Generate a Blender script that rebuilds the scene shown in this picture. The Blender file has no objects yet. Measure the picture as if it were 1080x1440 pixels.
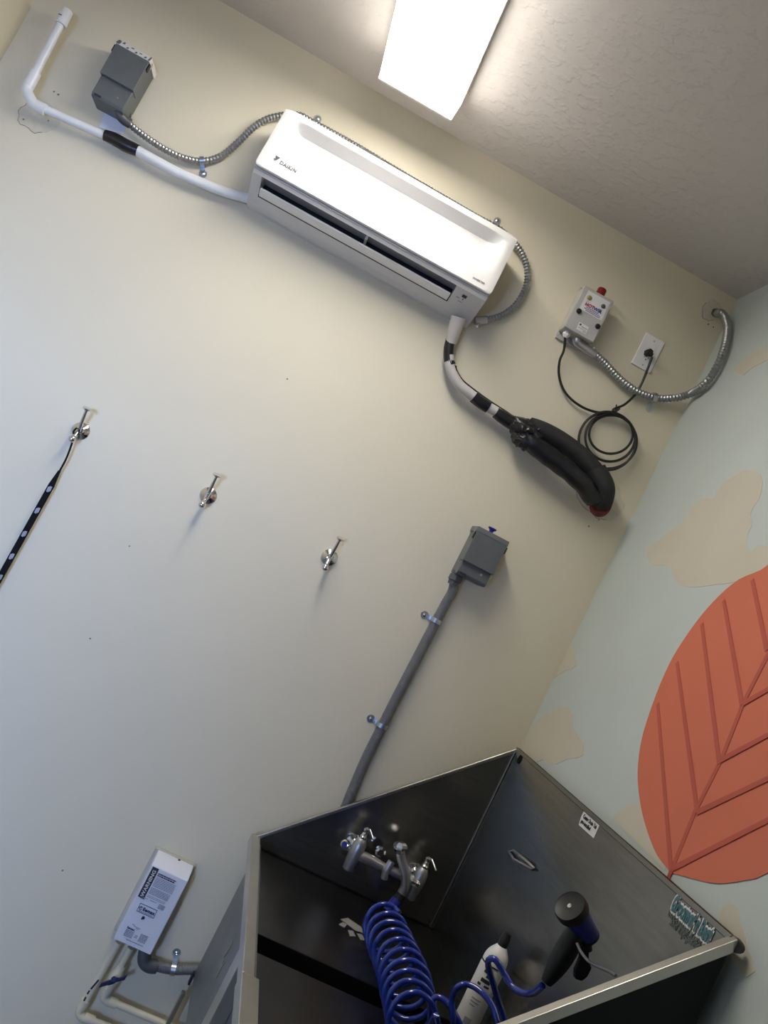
import bpy, bmesh, math, random
from mathutils import Vector, Matrix, Euler
random.seed(4)
S = bpy.context.scene
C = S.collection
R = math.radians
ZC = 1.80          # camera height above the floor
K = .982           # tub scale about the camera (keeps it clear of the conduit behind)
D = 2.72           # distance camera - back wall

# ---------------------------------------------------------------- camera
cam_d = bpy.data.cameras.new('camera'); cam = bpy.data.objects.new('camera', cam_d); C.objects.link(cam)
cam_d.sensor_fit = 'VERTICAL'; cam_d.sensor_height = 36; cam_d.lens = 36 * 1200 / 1440.0
cam_d.clip_start = .02
yaw, pitch, roll = R(5.98), R(4.647), R(27.02)
Fw = Vector((math.sin(yaw) * math.cos(pitch), math.cos(yaw) * math.cos(pitch), math.sin(pitch)))
r0 = Vector((math.cos(yaw), -math.sin(yaw), 0)); u0 = r0.cross(Fw)
Rt = r0 * math.cos(roll) + u0 * math.sin(roll); Up = -r0 * math.sin(roll) + u0 * math.cos(roll)
m = Matrix((Rt, Up, -Fw)).transposed().to_4x4(); m.translation = Vector((0, 0, ZC))
cam.matrix_world = m
S.camera = cam

# ---------------------------------------------------------------- world, light, exposure
w = bpy.data.worlds.new('world'); S.world = w; w.use_nodes = True
w.node_tree.nodes['Background'].inputs[0].default_value = (.55, .72, 1, 1)
w.node_tree.nodes['Background'].inputs[1].default_value = .2
S.view_settings.view_transform = 'Standard'; S.view_settings.look = 'None'
S.view_settings.gamma = 1; S.view_settings.use_curve_mapping = False
S.view_settings.exposure = 0.0
LAMP = 26.0         # emission of the fluorescent diffuser
def area(name, loc, rot, sx, sy, power, col):
    l = bpy.data.lights.new(name, 'AREA'); l.shape = 'RECTANGLE'; l.size = sx; l.size_y = sy
    l.energy = power; l.color = col
    o = bpy.data.objects.new(name, l); C.objects.link(o); o.location = loc; o.rotation_euler = rot
    return o
# daylight from behind left; unseen rear doorway shaped to fade it towards the right
area('daylight', (-.95, -2.6, 1.35), (R(90), 0, 0), 1.3, .9, 240, (.34, .52, 1.0))

# ---------------------------------------------------------------- materials
def mat(name, col, rough=.5, metal=0.0, var=.06, scale=30, bump=0.0, bscale=200, coat=0.0, stretch=None, emit=None, spec=.5):
    M = bpy.data.materials.new(name); M.use_nodes = True
    n = M.node_tree.nodes; l = M.node_tree.links; b = n['Principled BSDF']
    b.inputs['Roughness'].default_value = rough; b.inputs['Metallic'].default_value = metal
    b.inputs['Coat Weight'].default_value = coat; b.inputs['Specular IOR Level'].default_value = spec
    tc = n.new('ShaderNodeTexCoord'); mp = n.new('ShaderNodeMapping'); l.new(tc.outputs['Object'], mp.inputs[0])
    if stretch: mp.inputs['Scale'].default_value = stretch
    nz = n.new('ShaderNodeTexNoise'); nz.inputs['Scale'].default_value = scale; nz.inputs['Detail'].default_value = 4
    l.new(mp.outputs[0], nz.inputs[0])
    rp = n.new('ShaderNodeValToRGB'); l.new(nz.outputs[0], rp.inputs[0])
    rp.color_ramp.elements[0].position = .3; rp.color_ramp.elements[1].position = .7
    rp.color_ramp.elements[0].color = tuple(max(0, c * (1 - var)) for c in col[:3]) + (1,)
    rp.color_ramp.elements[1].color = tuple(min(1, c * (1 + var)) for c in col[:3]) + (1,)
    l.new(rp.outputs[0], b.inputs['Base Color'])
    if bump:
        n2 = n.new('ShaderNodeTexNoise'); n2.inputs['Scale'].default_value = bscale; n2.inputs['Detail'].default_value = 5
        l.new(mp.outputs[0], n2.inputs[0])
        bp = n.new('ShaderNodeBump'); bp.inputs['Strength'].default_value = bump; bp.inputs['Distance'].default_value = .002
        l.new(n2.outputs[0], bp.inputs['Height']); l.new(bp.outputs[0], b.inputs['Normal'])
    if emit:
        b.inputs['Emission Color'].default_value = (*emit[0], 1); b.inputs['Emission Strength'].default_value = emit[1]
    return M
M = {}
M['wall'] = mat('wall_paint', (.675, .62, .475), .62, var=.012, scale=3, bump=.12, bscale=160)
M['rearwall'] = mat('rear_wall_darkened', (.25, .235, .20), .7)  # unseen wall, darkened to cut bounce light and tub reflections
M['mural'] = mat('mural_sky', (.48, .53, .515), .6, var=.03, scale=4, bump=.10, bscale=160)
M['cloud'] = mat('mural_cloud', (.53, .495, .41), .6, var=.03, scale=6)
M['leaf'] = mat('mural_leaf', (.58, .15, .085), .6, var=.03, scale=6)
M['vein'] = mat('mural_vein', (.44, .085, .055), .6, var=.03, scale=6)
M['floor'] = mat('floor_tile', (.22, .21, .20), .5, var=.1, scale=8)
M['white'] = mat('white_plastic', (.78, .77, .76), .32, var=.01)
M['acwhite'] = mat('appliance_white', (.64, .63, .62), .36, var=.01)
M['louver'] = mat('louver_white', (.80, .79, .76), .16, var=.01, coat=.5)
M['acink'] = mat('appliance_grey_ink', (.10, .10, .11), .5)
M['webbing'] = mat('black_webbing', (.010, .010, .011), .9, var=.2, spec=.1)
M['whitepvc'] = mat('white_pvc', (.74, .75, .76), .35, var=.03)
M['sleeve'] = mat('grey_sleeve', (.50, .47, .44), .5, var=.05)
M['cream'] = mat('cream_cpvc', (.66, .60, .45), .4, var=.05)
M['grey_box'] = mat('grey_enamel', (.110, .120, .123), .45, var=.06, bump=.1)
M['darkgrey'] = mat('dark_grey_plastic', (.075, .08, .085), .45, var=.1)
M['greyplastic'] = mat('light_grey_plastic', (.42, .41, .40), .45, var=.03)
M['clearplastic'] = mat('hazy_side_plastic', (.45, .43, .38), .3, var=.06)
M['zinc'] = mat('zinc_steel', (.50, .54, .57), .33, 1.0, var=.12, scale=80)
M['conduit'] = mat('galvanised_flex', (.34, .35, .355), .36, .8, var=.08, scale=60)
M['greyconduit'] = mat('grey_pvc_flex', (.135, .138, .14), .42, var=.05)
M['chrome'] = mat('chrome', (.72, .72, .73), .10, 1.0, var=.02)
M['castmetal'] = mat('satin_cast_metal', (.50, .50, .53), .36, .9, var=.05)
M['black'] = mat('black_rubber', (.010, .010, .011), .5, var=.2)
M['tape'] = mat('black_tape', (.009, .009, .011), .34, var=.3, bump=.5, bscale=60)
M['foam'] = mat('black_foam', (.018, .018, .019), .75, var=.2)
M['red'] = mat('red_lens', (.22, .012, .016), .25, var=.1)
M['redgum'] = mat('red_sealant', (.16, .012, .010), .6, var=.3)
M['blue'] = mat('blue_hose', (.012, .035, .30), .16, var=.05, coat=.6)
M['bluebody'] = mat('blue_plastic', (.012, .02, .26), .35, var=.08)
M['navy'] = mat('navy_plastic', (.012, .016, .07), .35, var=.1)
M['ink'] = mat('black_ink', (.02, .02, .03), .5)
M['inkgrey'] = mat('grey_ink', (.27, .28, .33), .5)
M['inkred'] = mat('red_ink', (.42, .02, .04), .5)
M['inkblue'] = mat('blue_ink', (.03, .04, .22), .5)
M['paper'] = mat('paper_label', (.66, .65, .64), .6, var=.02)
M['yellow'] = mat('yellow_lamp', (.30, .27, .08), .35)
M['teal'] = mat('teal_print', (.055, .15, .17), .5)
M['tealfade'] = mat('faded_print', (.12, .15, .14), .5, .3)
M['heater'] = mat('heater_enamel', (.68, .70, .78), .38, var=.01)
M['steel'] = mat('brushed_steel', (.31, .30, .265), .27, 1.0, var=.10, scale=6, stretch=(1, 1, 14), bump=.04, bscale=30)
M['rim'] = mat('rim_steel', (.60, .58, .54), .30, 1.0, var=.06, scale=10)
M['pan'] = mat('pan_steel', (.10, .10, .105), .30, 1.0, var=.10, scale=6)  # darker copy of the steel, the floor's dark reflection put into its colour
M['panel'] = mat('shaded_steel_panel', (.03, .03, .032), .45, 1.0, var=.05, scale=6)  # reflection of the dark room put into a near-black base colour
M['outer'] = mat('outer_steel', (.30, .31, .32), .42, 1.0, var=.08, scale=8)
M['seam'] = mat('dark_gap', (.008, .008, .009), .95, spec=.05)
M['weld'] = mat('weld_line', (.42, .42, .42), .35, 1.0)
M['plaster'] = mat('plaster_patch', (.60, .555, .43), .7, var=.05, scale=60, bump=.4, bscale=90)
M['dirt'] = mat('dark_smudge', (.20, .175, .135), .9, var=.5, scale=60)
M['slot'] = mat('dark_interior', (.025, .027, .032), .6)
M['lamp'] = mat('lit_diffuser', (.9, .9, .88), .5, emit=((1.0, .95, .87), LAMP))
M['lampside'] = mat('lit_diffuser_side', (.9, .9, .88), .5, emit=((1.0, .95, .87), LAMP * .26))

# ceiling: knockdown texture
M['ceiling'] = mat('ceiling_texture', (.64, .60, .57), .75, var=.02, scale=4)
def knock(Mt):
    n = Mt.node_tree.nodes; l = Mt.node_tree.links; b = n['Principled BSDF']
    tc = n.new('ShaderNodeTexCoord')
    a = n.new('ShaderNodeTexNoise'); a.inputs['Scale'].default_value = 26; a.inputs['Detail'].default_value = 6; a.inputs['Roughness'].default_value = .6
    l.new(tc.outputs['Object'], a.inputs[0])
    rp = n.new('ShaderNodeValToRGB'); l.new(a.outputs[0], rp.inputs[0])
    rp.color_ramp.elements[0].position = .50; rp.color_ramp.elements[1].position = .62
    bp = n.new('ShaderNodeBump'); bp.inputs['Strength'].default_value = .28; bp.inputs['Distance'].default_value = .004
    l.new(rp.outputs[0], bp.inputs['Height']); l.new(bp.outputs[0], b.inputs['Normal'])
knock(M['ceiling'])

# ---------------------------------------------------------------- geometry helpers
def ray(px, py):
    return Fw + Rt * ((px - 540) / 1200) - Up * ((py - 720) / 1200)
def P(px, py, off=0.0):            # point on the plane parallel to the back wall, off metres in front of it
    d = ray(px, py); p = d * ((D - off) / d.y); return Vector((p.x, p.y, p.z + ZC))
def PX(px, py, x):                 # point on a plane x = const
    d = ray(px, py); p = d * (x / d.x); return Vector((p.x, p.y, p.z + ZC))
def PZ(px, py, z):                 # point on a horizontal plane, z relative to the camera
    d = ray(px, py); p = d * (z / d.z); return Vector((p.x, p.y, p.z + ZC))
def V(x, off, z): return Vector((x, D - off, z + ZC))

class MB:
    def __init__(s): s.v = []; s.f = []; s.sm = []
    def add(s, vs, fs, smooth=False):
        k = len(s.v); s.v += [Vector(v) for v in vs]; s.f += [tuple(i + k for i in f) for f in fs]; s.sm += [smooth] * len(fs); return s
    def box(s, a, b):
        x0, y0, z0 = (min(a[i], b[i]) for i in range(3)); x1, y1, z1 = (max(a[i], b[i]) for i in range(3))
        return s.add([(x0,y0,z0),(x1,y0,z0),(x1,y1,z0),(x0,y1,z0),(x0,y0,z1),(x1,y0,z1),(x1,y1,z1),(x0,y1,z1)],
                     [(0,3,2,1),(4,5,6,7),(0,1,5,4),(1,2,6,5),(2,3,7,6),(3,0,4,7)])
    def prism(s, pts, ext):        # polygon + extrusion vector
        ext = Vector(ext); n = len(pts); p = [Vector(q) for q in pts]
        N = Vector((0, 0, 0))
        for i in range(n):
            N += (p[i] - p[0]).cross(p[(i + 1) % n] - p[0])
        if N.dot(ext) > 0: p = p[::-1]
        return s.add(p + [q + ext for q in p], [tuple(range(n)), tuple(range(2 * n - 1, n - 1, -1))] +
                     [(i, n + i, n + (i + 1) % n, (i + 1) % n) for i in range(n)])
    def lathe(s, o, axis, prof, n=24, smooth=True):
        a = Vector(axis).normalized(); t = a.orthogonal().normalized(); u = a.cross(t); o = Vector(o)
        vs = []; fs = []
        for (r, h) in prof:
            for k in range(n):
                q = 2 * math.pi * k / n; vs.append(o + a * h + (t * math.cos(q) + u * math.sin(q)) * r)
        for i in range(len(prof) - 1):
            for k in range(n):
                fs.append((i*n+k, i*n+(k+1)%n, (i+1)*n+(k+1)%n, (i+1)*n+k))
        fs.append(tuple(range(n - 1, -1, -1))); fs.append(tuple((len(prof)-1)*n + k for k in range(n)))
        return s.add(vs, fs, smooth)
    def cyl(s, a, b, r, r2=None, n=20, smooth=True):
        a = Vector(a); b = Vector(b); L = (b - a).length
        return s.lathe(a, b - a, [(r, 0), (r if r2 is None else r2, L)], n, smooth)
    def sweep(s, pts, rad, n=12, closed=False, flat=1.0, up=None):
        pts = [Vector(p) for p in pts]; m = len(pts); vs = []; fs = []; acc = 0
        T = []
        for i in range(m):
            a = pts[i - 1] if (i > 0 or closed) else pts[0]; b = pts[(i + 1) % m] if (i < m - 1 or closed) else pts[-1]
            T.append((b - a).normalized())
        N = (up - T[0] * up.dot(T[0])).normalized() if up else T[0].orthogonal().normalized()
        for i in range(m):
            if i: acc += (pts[i] - pts[i - 1]).length
            N = (N - T[i] * N.dot(T[i])).normalized(); B = T[i].cross(N)
            r = rad(acc) if callable(rad) else rad
            for k in range(n):
                q = 2 * math.pi * k / n; vs.append(pts[i] + N * (r * flat * math.cos(q)) + B * (r * math.sin(q)))
        for i in range(m if closed else m - 1):
            j = (i + 1) % m
            for k in range(n):
                fs.append((i*n+k, i*n+(k+1)%n, j*n+(k+1)%n, j*n+k))
        if not closed:
            fs.append(tuple(range(n - 1, -1, -1))); fs.append(tuple((m-1)*n + k for k in range(n)))
        return s.add(vs, fs, True)
    def ball(s, c, r, n=16, sc=(1,1,1)):
        prof = []; c = Vector(c)
        vs = []; fs = []
        for i in range(n // 2 + 1):
            t = math.pi * i / (n // 2)
            for k in range(n):
                q = 2 * math.pi * k / n
                vs.append(c + Vector((r*sc[0]*math.sin(t)*math.cos(q), r*sc[1]*math.sin(t)*math.sin(q), r*sc[2]*math.cos(t))))
        for i in range(n // 2):
            for k in range(n):
                fs.append((i*n+k, (i+1)*n+k, (i+1)*n+(k+1)%n, i*n+(k+1)%n))
        return s.add(vs, fs, True)

from mathutils import noise as mnoise
def rough(mb, amp, sc):
    for v in mb.v:
        v += mnoise.noise_vector(v * sc) * amp
    return mb
ORG = {}
def link(o, origin, parent):
    ORG[o.name] = Vector(origin)
    C.objects.link(o)
    if parent:
        o.parent = parent; o.location = Vector(origin) - ORG[parent.name]
    else:
        o.location = origin
def build(name, mb, material, parent=None, origin=None, bevel=0.0, label=None, seg=2):
    if origin is None: origin = ORG[parent.name] if parent else Vector((0, 0, 0))
    me = bpy.data.meshes.new(name); me.from_pydata([tuple(v - Vector(origin)) for v in mb.v], [], mb.f); me.update()
    bm = bmesh.new(); bm.from_mesh(me); bmesh.ops.remove_doubles(bm, verts=bm.verts, dist=1e-6)
    bmesh.ops.recalc_face_normals(bm, faces=bm.faces); bm.to_mesh(me); bm.free()
    me.materials.append(M[material] if isinstance(material, str) else material)
    o = bpy.data.objects.new(name, me); link(o, origin, parent)
    if any(mb.sm) or bevel:
        for p in me.polygons: p.use_smooth = True
        me.set_sharp_from_angle(angle=R(38))
    if bevel:
        b = o.modifiers.new('bevel', 'BEVEL'); b.width = bevel; b.segments = seg; b.limit_method = 'ANGLE'; b.angle_limit = R(30); b.harden_normals = True
    if label: o['label'] = label
    return o
def tag(o, label, cat, group=None, kind=None):
    o['label'] = label; o['category'] = cat
    if group: o['group'] = group
    if kind: o['kind'] = kind
    return o
def thing(name, loc, label, cat, group=None):
    o = bpy.data.objects.new(name, None); o.empty_display_size = .05; link(o, loc, None)
    return tag(o, label, cat, group)
def struct(name, mb, material):
    o = build(name, mb, material); o['kind'] = 'structure'; return o
def spline(pts, step=.004):
    pts = [Vector(p) for p in pts]; out = []
    n = len(pts)
    for i in range(n - 1):
        p0 = pts[max(i-1,0)]; p1 = pts[i]; p2 = pts[i+1]; p3 = pts[min(i+2,n-1)]
        k = max(2, int((p2 - p1).length / step))
        for j in range(k):
            t = j / k; t2 = t*t; t3 = t2*t
            out.append(.5 * ((2*p1) + (p2-p0)*t + (2*p0-5*p1+4*p2-p3)*t2 + (3*p1-p0-3*p2+p3)*t3))
    out.append(pts[-1]); return out
def resample(pts, step):
    out = [pts[0]]; acc = 0
    for a, b in zip(pts, pts[1:]):
        L = (b - a).length
        if L < 1e-9: continue
        t = step - acc
        while t <= L:
            out.append(a + (b - a) * (t / L)); t += step
        acc = (acc + L) % step
    out.append(pts[-1]); return out
def flex(pts, r, pitch=.0075, depth=.0016, n=16):   # ribbed conduit
    path = resample(spline(pts, .003), pitch / 4)
    tbl = [0, -.6, -1, -.6]
    cnt = [0]
    def rad(a):
        k = cnt[0] % 4; cnt[0] += 1
        return r + depth * tbl[k]
    return MB().sweep(path, rad, n)
X = Vector((1, 0, 0)); Y = Vector((0, 1, 0)); Z = Vector((0, 0, 1)); OUT = Vector((0, -1, 0))
def text(s, size, pos, right, upv, material, parent, name='lettering', thick=.0004, bold=0.0, align='LEFT', stretch=1.0):
    cu = bpy.data.curves.new('t', 'FONT'); cu.body = s; cu.size = size; cu.extrude = thick; cu.offset = bold; cu.align_x = align
    cu.space_character = 1.05; cu.resolution_u = 3
    t = bpy.data.objects.new('t', cu); C.objects.link(t)
    me = bpy.data.meshes.new_from_object(t); bpy.data.objects.remove(t)
    right = Vector(right).normalized(); upv = Vector(upv).normalized(); nrm = right.cross(upv)
    o0 = ORG[parent.name]; pos = Vector(pos)
    for v in me.vertices:
        c = v.co.copy(); v.co = pos + right * (c.x * stretch) + upv * c.y + nrm * (c.z + thick) - o0
    me.materials.clear(); me.materials.append(M[material])
    o = bpy.data.objects.new(name, me); link(o, o0, parent)
    return o
def rect(c0, right, upv, w_, h_, t_):               # thin plate: lower-left corner c0
    right = Vector(right).normalized(); upv = Vector(upv).normalized(); n = right.cross(upv)
    c0 = Vector(c0)
    return MB().prism([c0, c0 + right*w_, c0 + right*w_ + upv*h_, c0 + upv*h_], n * t_)
def lines(parent, c0, right, upv, rows, material='inkgrey', name='fine_print'):  # rows: (x0, x1, y, h) small illegible print as broken dashes
    mb = MB(); right = Vector(right); upv = Vector(upv); n = right.cross(upv)
    for (x0, x1, y, h) in rows:
        x = x0
        while x < x1:
            L = min(random.uniform(.002, .007), x1 - x)
            if L > .0008:
                p = c0 + right * x + upv * y
                mb.prism([p, p + right*L, p + right*L + upv*h, p + upv*h], n * .0003)
            x += L + random.uniform(.0006, .0012)
    o = build(name, mb, material, parent); o['kind'] = 'stuff'; return o

# ================================================================ SETTING
XR = 1.035; XL = -1.405; YR = -.6; ZT = 1.428
struct('floor', MB().box((XL-.1, YR-.1, -.1), (XR+.1, D+.1, 0)), 'floor')
struct('ceiling', MB().box((XL-.1, YR-.1, ZC+ZT), (XR+.1, D+.1, ZC+ZT+.1)), 'ceiling')
wb = struct('wall_back', MB().box((XL-.1, D, 0), (XR+.1, D+.1, ZC+ZT)), 'wall')
wr = struct('wall_right', MB().box((XR, YR-.1, 0), (XR+.1, D, ZC+ZT)), 'mural')
struct('wall_rear', MB().box((-.60, YR-.1, 0), (XR, YR, ZC+ZT)).box((XL-.1, YR-.1, 1.84), (-.60, YR, ZC+ZT)), 'rearwall')  # unseen; opening edges set to cut daylight off the right and top
struct('wall_left', MB().box((XL-.1, YR, 0), (XL, D, ZC+ZT)), 'wall')

# mural prints on the right wall
def on_mural(pts, t): # pixel outline -> wall_right
    out = []
    for q in pts:
        p = PX(q[0], q[1], XR); p.y = min(p.y, D - .001); out.append(p)
    return MB().prism(out, Vector((-t, 0, 0)))
clouds = [
 [(909,785),(911,771),(925,760),(940,749),(955,738),(967,724),(974,711),(984,703),(993,700),(1001,702),(1006,699),(1008,693),(1018,679),(1033,669),(1043,663),(1052,661),(1062,662),(1069,666),(1073,678),(1071,692),(1067,703),(1059,714),(1055,724),(1058,733),(1057,741),(1052,750),(1050,761),(1052,770),(1057,775),(1064,768),(1072,766),(1078,768),(1090,772),(1110,790),(1115,812),(1080,820),(1042,817),(1020,821),(1008,822),(988,825),(970,826),(958,823),(950,817),(946,810),(945,802),(940,797),(935,795),(918,795)],
 [(778,952),(786,935),(795,915),(802,902),(806,908),(809,921),(810,936),(804,941),(795,943),(788,948)],
 [(722,1062),(735,1040),(752,1018),(768,1003),(780,999),(786,995),(800,994),(804,1003),(806,1023),(814,1035),(821,1048),(820,1062),(812,1066),(799,1067),(791,1071),(782,1075),(773,1073),(764,1068),(754,1072),(742,1075),(730,1072)],
 [(861,1151),(873,1138),(882,1132),(891,1129),(902,1130),(930,1150),(945,1190),(935,1225),(925,1215),(890,1180)],
 [(1010,1300),(1013,1283),(1017,1275),(1024,1271),(1032,1272),(1037,1277),(1041,1295),(1050,1318),(1052,1335),(1060,1350),(1062,1366),(1050,1375),(1030,1350)],
 [(1032,522),(1040,508),(1056,498),(1078,489),(1100,486),(1110,500),(1080,506),(1060,516),(1045,528)],
]
for cl in clouds:
    build('painted_cloud', on_mural(cl, .0008), 'cloud', wr)
base = PX(945, 1228, XR); tip = PX(1078, 930, XR)
ax = Vector((0, tip.y - base.y, tip.z - base.z)).normalized(); sd = Vector((0, -ax.z, ax.y)) if False else Vector((0, -1, 0)) - ax * (-ax.y)
sd.normalize()
a_left = [(945,1228),(925,1203),(912,1172),(903,1140),(898,1105),(898,1075),(903,1040),(914,1003),(930,960),(946,926),(962,900),(985,868),(1012,838),(1040,815),(1080,795)]
half = []
for q in a_left:
    p = PX(q[0], q[1], XR) - base; half.append((p.dot(ax), -p.dot(sd)))
Lf = 1.02
t_end = half[-1]
top = [(t_end[0] + (Lf - t_end[0]) * s, t_end[1] * math.sqrt(max(0, 1 - s ** 2)) ) for s in (.25, .5, .72, .88, .97)]
halfL = half + top + [(Lf, 0)]
# right side measured at the lower right, mirrored for the rest
a_right = [(1080,1228),(1050,1238),(1010,1243),(975,1236)]
rgt = []
for q in a_right:
    p = PX(q[0], q[1], XR) - base; rgt.append((p.dot(ax), p.dot(sd)))
mirror = [(a, b) for a, b in halfL if a > rgt[0][0] + .08]
right = [(a, b * 1.0) for a, b in mirror[::-1][1:]] + rgt
outline = [base - sd * b + ax * a for a, b in halfL] + [base + sd * b + ax * a for a, b in right]
outline = spline(outline, .02)[:-1]
build('painted_leaf', MB().prism([p + Vector((-.0008, 0, 0)) for p in outline], Vector((-.0008, 0, 0))), 'leaf', wr, label='red-orange painted leaf with darker veins')
def stroke(a, b, wa, wb):
    d = (b - a).normalized(); s = Vector((1, 0, 0)).cross(d)
    return MB().prism([a + s*wa/2, b + s*wb/2, b - s*wb/2, a - s*wa/2], Vector((-.0007, 0, 0)))
E3 = Vector((-.0017, 0, 0))
def Wp(q): return PX(q[0], q[1], XR) + E3
vein_px = [((940,1238),(978,1143)),((978,1143),(1015,1070)),((1015,1070),(1047,988)),((1047,988),(1092,900))]
vk = 0
for a, b in vein_px:
    vk += 1; build('leaf_vein', stroke(Wp(a), Wp(b), .013, .013), 'vein', wr).location.x -= vk*.0001
for a, b in [((945,1225),(926,990)),((982,1143),(953,932)),((1013,1075),(988,878)),((1045,992),(1019,845)),((1080,915),(1059,816)),
             ((948,1222),(1090,1150)),((982,1143),(1090,1092)),((1015,1070),(1090,1030)),((1047,990),(1090,966))]:
    vk += 1; build('leaf_vein', stroke(Wp(a), Wp(b), .013, .011), 'vein', wr).location.x -= vk*.0001

# ================================================================ CEILING LIGHT
t = thing('ceiling_light', (-.22, 1.9, ZC+ZT), 'lit white wraparound fluorescent light fixed to the ceiling', 'light')
build('housing', MB().box((-.350, 1.25, ZC+ZT), (-.090, 2.47, ZC+ZT-.035)), 'white', t, bevel=.002)
build('diffuser', MB().box((-.340, 1.262, ZC+ZT-.092), (-.098, 2.468, ZC+ZT-.086)), 'lamp', t)
for sx_ in (0, 1):
    xs_ = (-.348, -.340) if sx_ == 0 else (-.092, -.098)
    build('diffuser_side', MB().prism([(xs_[0], 1.262, ZC+ZT-.035), (xs_[1], 1.262, ZC+ZT-.086), (xs_[1]+(.006 if sx_==0 else -.006), 1.262, ZC+ZT-.086), (xs_[0]+(.006 if sx_==0 else -.006), 1.262, ZC+ZT-.035)], (0, 1.206, 0)), 'lampside', t)
for y0 in (1.252, 2.468):
    build('end_cap', MB().prism([(-.350, y0, ZC+ZT-.001), (-.349, y0, ZC+ZT-.04), (-.342, y0, ZC+ZT-.093), (-.096, y0, ZC+ZT-.093), (-.091, y0, ZC+ZT-.04), (-.090, y0, ZC+ZT-.001)], (0, .010, 0)), 'white', t)

# ================================================================ AIR CONDITIONER
t = thing('air_conditioner', V(-.15, 0, .885), 'long white wall-mounted split air conditioner below the ceiling light', 'air conditioner')
x0, x1 = -.546, .250
def prof_mesh(prof, xa, xb):
    return MB().prism([V(xa, o, z) for o, z in prof], (xb - xa, 0, 0))
body = [(0, 1.154), (.136, 1.154), (.136, 1.00), (.186, .965), (.187, .938), (.178, .928), (.163, .922), (.100, .900), (.060, .886), (.025, .880), (0, .880)]
# main shell with an open outlet: side cheeks + pieces
sx0, sx1 = -.515, .150
shell = MB()
for a, b in ((x0, sx0), (sx1, x1)): shell.prism([V(a, o, z) for o, z in body], (b - a, 0, 0))
shell.prism([V(sx0, o, z) for o, z in [(0, 1.154), (.136, 1.154), (.136, 1.00), (.186, .965), (.187, .938), (.178, .928), (.160, .945), (.132, .99), (.132, 1.06), (0, 1.06)]], (sx1 - sx0, 0, 0))
shell.prism([V(sx0, o, z) for o, z in [(0, 1.06), (.03, 1.06), (.085, .93), (.095, .898), (.060, .886), (.025, .880), (0, .880)]], (sx1 - sx0, 0, 0))
build('casing', shell, 'acwhite', t)
# front panel: gridded, with the shallow scoop along the top
nx, nz = 60, 72
fp = MB(); vs = []; fs = []
def sm(a, b, v):
    q = max(0, min(1, (v - a) / (b - a))); return q*q*(3-2*q)
for j in range(nz + 1):
    v = j / nz; z = 1.160 - v * (1.160 - .944)
    for i in range(nx + 1):
        u = i / nx; x = x0 - .003 + u * (x1 - x0 + .006)
        off = .176 + v * .026
        off -= .012 * (1 - sm(0, .06, v))
        win = sm(.03, .10, u) * (1 - sm(.90, .97, u))
        sc_ = max(0, min(1, (v - .115) / .12)) * (1 - sm(.245, .85, v)) * .036
        off -= sc_ * win
        e = min(u, 1 - u, (1 - v)) 
        off -= .004 * (1 - sm(0, .012, e))
        cz = min(v, 1 - v) * .216; rc = .014
        ins = rc - math.sqrt(max(0, rc*rc - (rc - cz)**2)) if cz < rc else 0
        mid = (x0 + x1) / 2; x = mid + (x - mid) * (1 - ins / (x1 - mid))
        vs.append(V(x, off, z))
for j in range(nz):
    for i in range(nx):
        a = j*(nx+1)+i; fs.append((a, a+1, a+nx+2, a+nx+1))
k = len(vs)
for (i, j) in [(i, 0) for i in range(nx+1)] + [(nx, j) for j in range(1, nz+1)] + [(i, nz) for i in range(nx-1, -1, -1)] + [(0, j) for j in range(nz-1, 0, -1)]:
    p = vs[j*(nx+1)+i]; vs.append(Vector((p.x, D - .138 - (.025 if j > nz*.75 else 0) , p.z)))
rim = [(i, 0) for i in range(nx+1)] + [(nx, j) for j in range(1, nz+1)] + [(i, nz) for i in range(nx-1, -1, -1)] + [(0, j) for j in range(nz-1, 0, -1)]
for q in range(len(rim)):
    a = rim[q][1]*(nx+1)+rim[q][0]; r2 = rim[(q+1) % len(rim)]; b = r2[1]*(nx+1)+r2[0]
    fs.append((a, b, k + (q+1) % len(rim), k + q))
fp.add(vs, fs, True)
panel = build('front_panel', fp, 'acwhite', t)
build('panel_seam', MB().box(V(x0+.002, .10, .941), V(x1-.002, .190, .9385)), 'greyplastic', t)
build('outlet_cavity', prof_mesh([(.16, .945), (.16, 1.05), (.03, 1.05), (.085, .93)], sx0+.001, sx1-.001), 'slot', t) if False else None
inner = MB()
inner.prism([V(sx0, .159, .948), V(sx0, .137, .992), V(sx0, .137, 1.058), V(sx0, .134, 1.058), V(sx0, .134, .990), V(sx0, .155, .947)], (sx1-sx0, 0, 0))
inner.prism([V(sx0, .135, 1.050), V(sx0, .032, 1.050), V(sx0, .032, 1.058), V(sx0, .135, 1.058)], (sx1-sx0, 0, 0))
inner.prism([V(sx0, .034, 1.050), V(sx0, .092, .925), V(sx0, .088, .922), V(sx0, .030, 1.050)], (sx1-sx0, 0, 0))
build('outlet_duct', inner, 'slot', t)
for i in range(13):
    xx = sx0 + .03 + i * (sx1 - sx0 - .06) / 12
    build('air_vane', MB().prism([V(xx, .146, .958), V(xx, .130, .99), V(xx, .10, 1.0), V(xx, .105, .945)], (.003, 0, 0)), 'slot', t)
build('louver_arm', MB().box(V(-.165, .150, .958), V(-.157, .105, .925)), 'acwhite', t)
lv = [(.140, .911), (.138, .917), (.112, .910), (.105, .904), (.1065, .900), (.120, .902)]
build('louver', MB().prism([V(sx0+.004, o, z-.004) for o, z in lv], (sx1-sx0-.008, 0, 0)), 'louver', t, bevel=.0012)
build('louver_gap', MB().prism([V(sx0, .104, .9030), V(sx0, .104, .9005), V(sx0, .0945, .8972), V(sx0, .0945, .900)], (sx1-sx0, 0, 0)), 'slot', t)
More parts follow.
